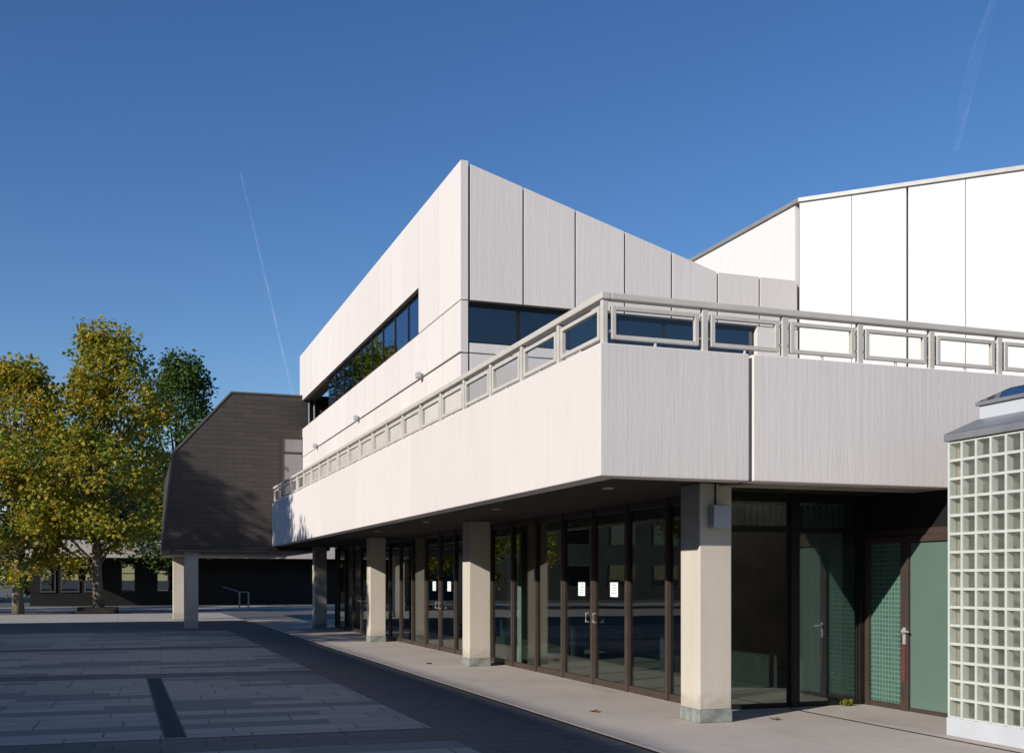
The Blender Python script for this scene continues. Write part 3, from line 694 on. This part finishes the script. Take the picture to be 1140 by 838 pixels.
# ------------------------------------------------------------------ buildings beyond
low = thing('low_building', (-7.5, 72, 0), 'low dark glazed building with a pale flat fascia behind the trees', 'building')
MB().box(-5.2, 22, 72.0, 72.3, 3.0, 4.06).build('fascia', M['fascia'], low, .01)
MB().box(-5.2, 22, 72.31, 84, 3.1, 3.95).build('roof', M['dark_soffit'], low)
MB().box(-5.2, 22, 75.6, 75.8, 0, 3.1).build('wall', M['black_frame'], low)
for k, (xa, xb) in enumerate(((-4.6, -3.7), (-3.4, -2.3), (-2.0, -1.1), (.2, 1.1), (2.4, 3.6))):
    fo = MB().box(xa, xb, 75.52, 75.6, .85, .93).box(xa, xb, 75.52, 75.6, 2.62, 2.70).box(xa, xa + .07, 75.52, 75.6, .93, 2.62).box(xb - .07, xb, 75.52, 75.6, .93, 2.62).box(xa, xb, 75.52, 75.6, 2.02, 2.08).build('window', M['dim_frame'], low)
    MB().box(xa + .07, xb - .07, 75.56, 75.572, .93, 2.62).build('pane', M['glass_up'], fo)
def house(loc, w, d, hw, hr, wallm, roofm, lab):
    x, y_, _ = loc; h = thing('house', loc, lab, 'house')
    MB().box(x, x + w, y_, y_ + d, 0, hw).build('wall', wallm, h)
    MB().add([(x - .4, y_ - .4, hw), (x + w + .4, y_ - .4, hw), (x + w + .4, y_ + d + .4, hw), (x - .4, y_ + d + .4, hw), (x - .4, y_ + d / 2, hw + hr), (x + w + .4, y_ + d / 2, hw + hr)],
             [(3, 2, 1, 0), (0, 1, 5, 4), (2, 3, 4, 5), (0, 4, 3), (1, 2, 5)]).build('roof', roofm, h)
    n = max(2, int(w / 2.6))
    for s in range(int(hw / 2.8)):
        for i in range(n):
            xc = x + w * (i + .5) / n
            fo = MB().box(xc - .55, xc + .55, y_ - .05, y_ - .002, .9 + 2.8 * s, 2.3 + 2.8 * s).build('window', M['door_grey'], h)
            MB().box(xc - .47, xc + .47, y_ - .062, y_ - .051, .98 + 2.8 * s, 2.22 + 2.8 * s).build('pane', M['glass_up'], fo)
M['dark_stone'] = simple('dark_green_grey_stone', (0.035, 0.042, 0.038), 0.8, 0, 0.3, 0.6)
M['brick'] = simple('dark_brick', (0.10, 0.06, 0.045), 0.9, 0, 0.3, 5)
M['blue_roof'] = simple('blue_grey_roof_tiles', (0.16, 0.17, 0.20), 0.7, 0, 0.15, 4)
M['render_pale'] = simple('pale_blue_render', (0.16, 0.19, 0.26), 0.9, 0, 0.15, 2)
house((-1.5, 98, 0), 12, 9, 8.2, 3.2, M['brick'], M['blue_roof'], 'brick house with blue-grey roof glimpsed through the crown of the tallest tree')
house((-24, 92, 0), 14.5, 9, 7.5, 3.0, M['render_pale'], M['blue_roof'], 'pale bluish rendered house far behind the left plane tree')
# hand rail under the wing
hr = thing('handrail', (6.3, 64, 0), 'grey metal handrail with a sloping bar in the dark beneath the slate wing', 'handrail')
MB().tube([(6.5, 64, 0), (6.5, 64, .95)], .045, 8).tube([(7.0, 64, 0), (7.0, 64, .95)], .045, 8).build('post', M['coping'], hr)
MB().tube([(5.6, 64, 1.25), (6.5, 64, .95), (7.0, 64, .95)], .03, 8).build('bar', M['coping'], hr)

# office building on the other side of the plaza: it throws the shade on the slabs and is mirrored in the glass
HB = (4.96 + 28) * .475
ob = thing('office_building', (-28, 0, 0), 'long five-storey concrete office building facing the plaza, outside the picture on the left', 'building')
MB().box(-48, -28, -60, 30.1, 0, HB).build('wall', simple('grey_office_concrete', (0.30, 0.28, 0.26), .9, 0, .15, 1), ob)
wproto = None
for s in range(4):
    for i in range(20):
        yc = -56 + i * 4.0
        if wproto is None:
            wproto = MB().box(-27.995, -27.95, yc - 1.5, yc + 1.5, 1.2, 3.2).build('window', M['black_frame'], ob); w0 = (yc, 0)
            MB().box(-27.949, -27.94, yc - 1.4, yc + 1.4, 1.3, 3.1).build('pane', M['glass_up'], wproto)
        else:
            c = wproto.copy(); COL.objects.link(c); c.parent = ob; c.location = (0, yc - w0[0], s * 3.3)
            p = wproto.children[0].copy(); COL.objects.link(p); p.parent = c

hb_ = thing('added_dark_block', (-70, 84, 0), 'unseen dark block added past the far left end of the plaza to darken the glass reflections', 'building')  # added out of view, so the ground-floor glass mirrors something dark
MB().box(-75, -14, 84, 96, 0, 19).build('wall', M['dark_stone'], hb_)
for s_ in range(5):
    for i in range(14):
        fo = MB().box(-72 + i * 4.1, -69.6 + i * 4.1, 83.95, 83.995, 1 + s_ * 3.5, 2.9 + s_ * 3.5).build('window', M['dim_frame'], hb_)
        MB().box(-71.9 + i * 4.1, -69.7 + i * 4.1, 83.94, 83.949, 1.1 + s_ * 3.5, 2.8 + s_ * 3.5).build('pane', M['glass_front'], fo)

# ------------------------------------------------------------------ contrails
def mk_trail(name, fac):
    m, nt, out = newmat(name); tr = N(nt, 'ShaderNodeBsdfTransparent'); df = N(nt, 'ShaderNodeBsdfTranslucent', Color=(.9, .9, .9, 1)); mx = N(nt, 'ShaderNodeMixShader')
    d2 = N(nt, 'ShaderNodeBsdfDiffuse', Color=(.9, .9, .9, 1)); ad = N(nt, 'ShaderNodeAddShader')
    f = noise(nt, mapped(nt, (.002, .002, .002)), 1.0, 4)
    r = ramp(nt, f, [(.35, (fac * .2,) * 3), (.65, (fac,) * 3)])
    nt.links.new(r, mx.inputs[0]); nt.links.new(tr.outputs[0], mx.inputs[1]); nt.links.new(df.outputs[0], ad.inputs[0]); nt.links.new(d2.outputs[0], ad.inputs[1]); nt.links.new(ad.outputs[0], mx.inputs[2]); nt.links.new(mx.outputs[0], out.inputs[0]); return m
def sky_pt(u, v, Z):
    z = 1227 * Z / (645 - v); lat = (u - 570) / 1227 * z; t = R(YAW)
    return (z * math.sin(t) + lat * math.cos(t), z * math.cos(t) - lat * math.sin(t), Z)
tr1 = MB().tube([Vector(sky_pt(268, 192, 1800)).lerp(Vector(sky_pt(326, 440, 1800)), i / 12) for i in range(13)], [4] + [4.5 + .5 * i for i in range(11)] + [8], 10).build('contrail', mk_trail('faint_vapour', .06), smooth=True)
tag(tr1, 'thin white vapour trail slanting down the blue sky over the slate wing', 'vapour trail')
tr2 = MB().tube([sky_pt(1112, -15, 1800), sky_pt(1090, 50, 1800), sky_pt(1076, 105, 1800), sky_pt(1064, 165, 1800)], [10, 20, 24, 12], 10).build('contrail', mk_trail('broad_faint_vapour', .022), smooth=True)
tag(tr2, 'broad very faint vapour smudge in the sky above the white block on the right', 'vapour trail')
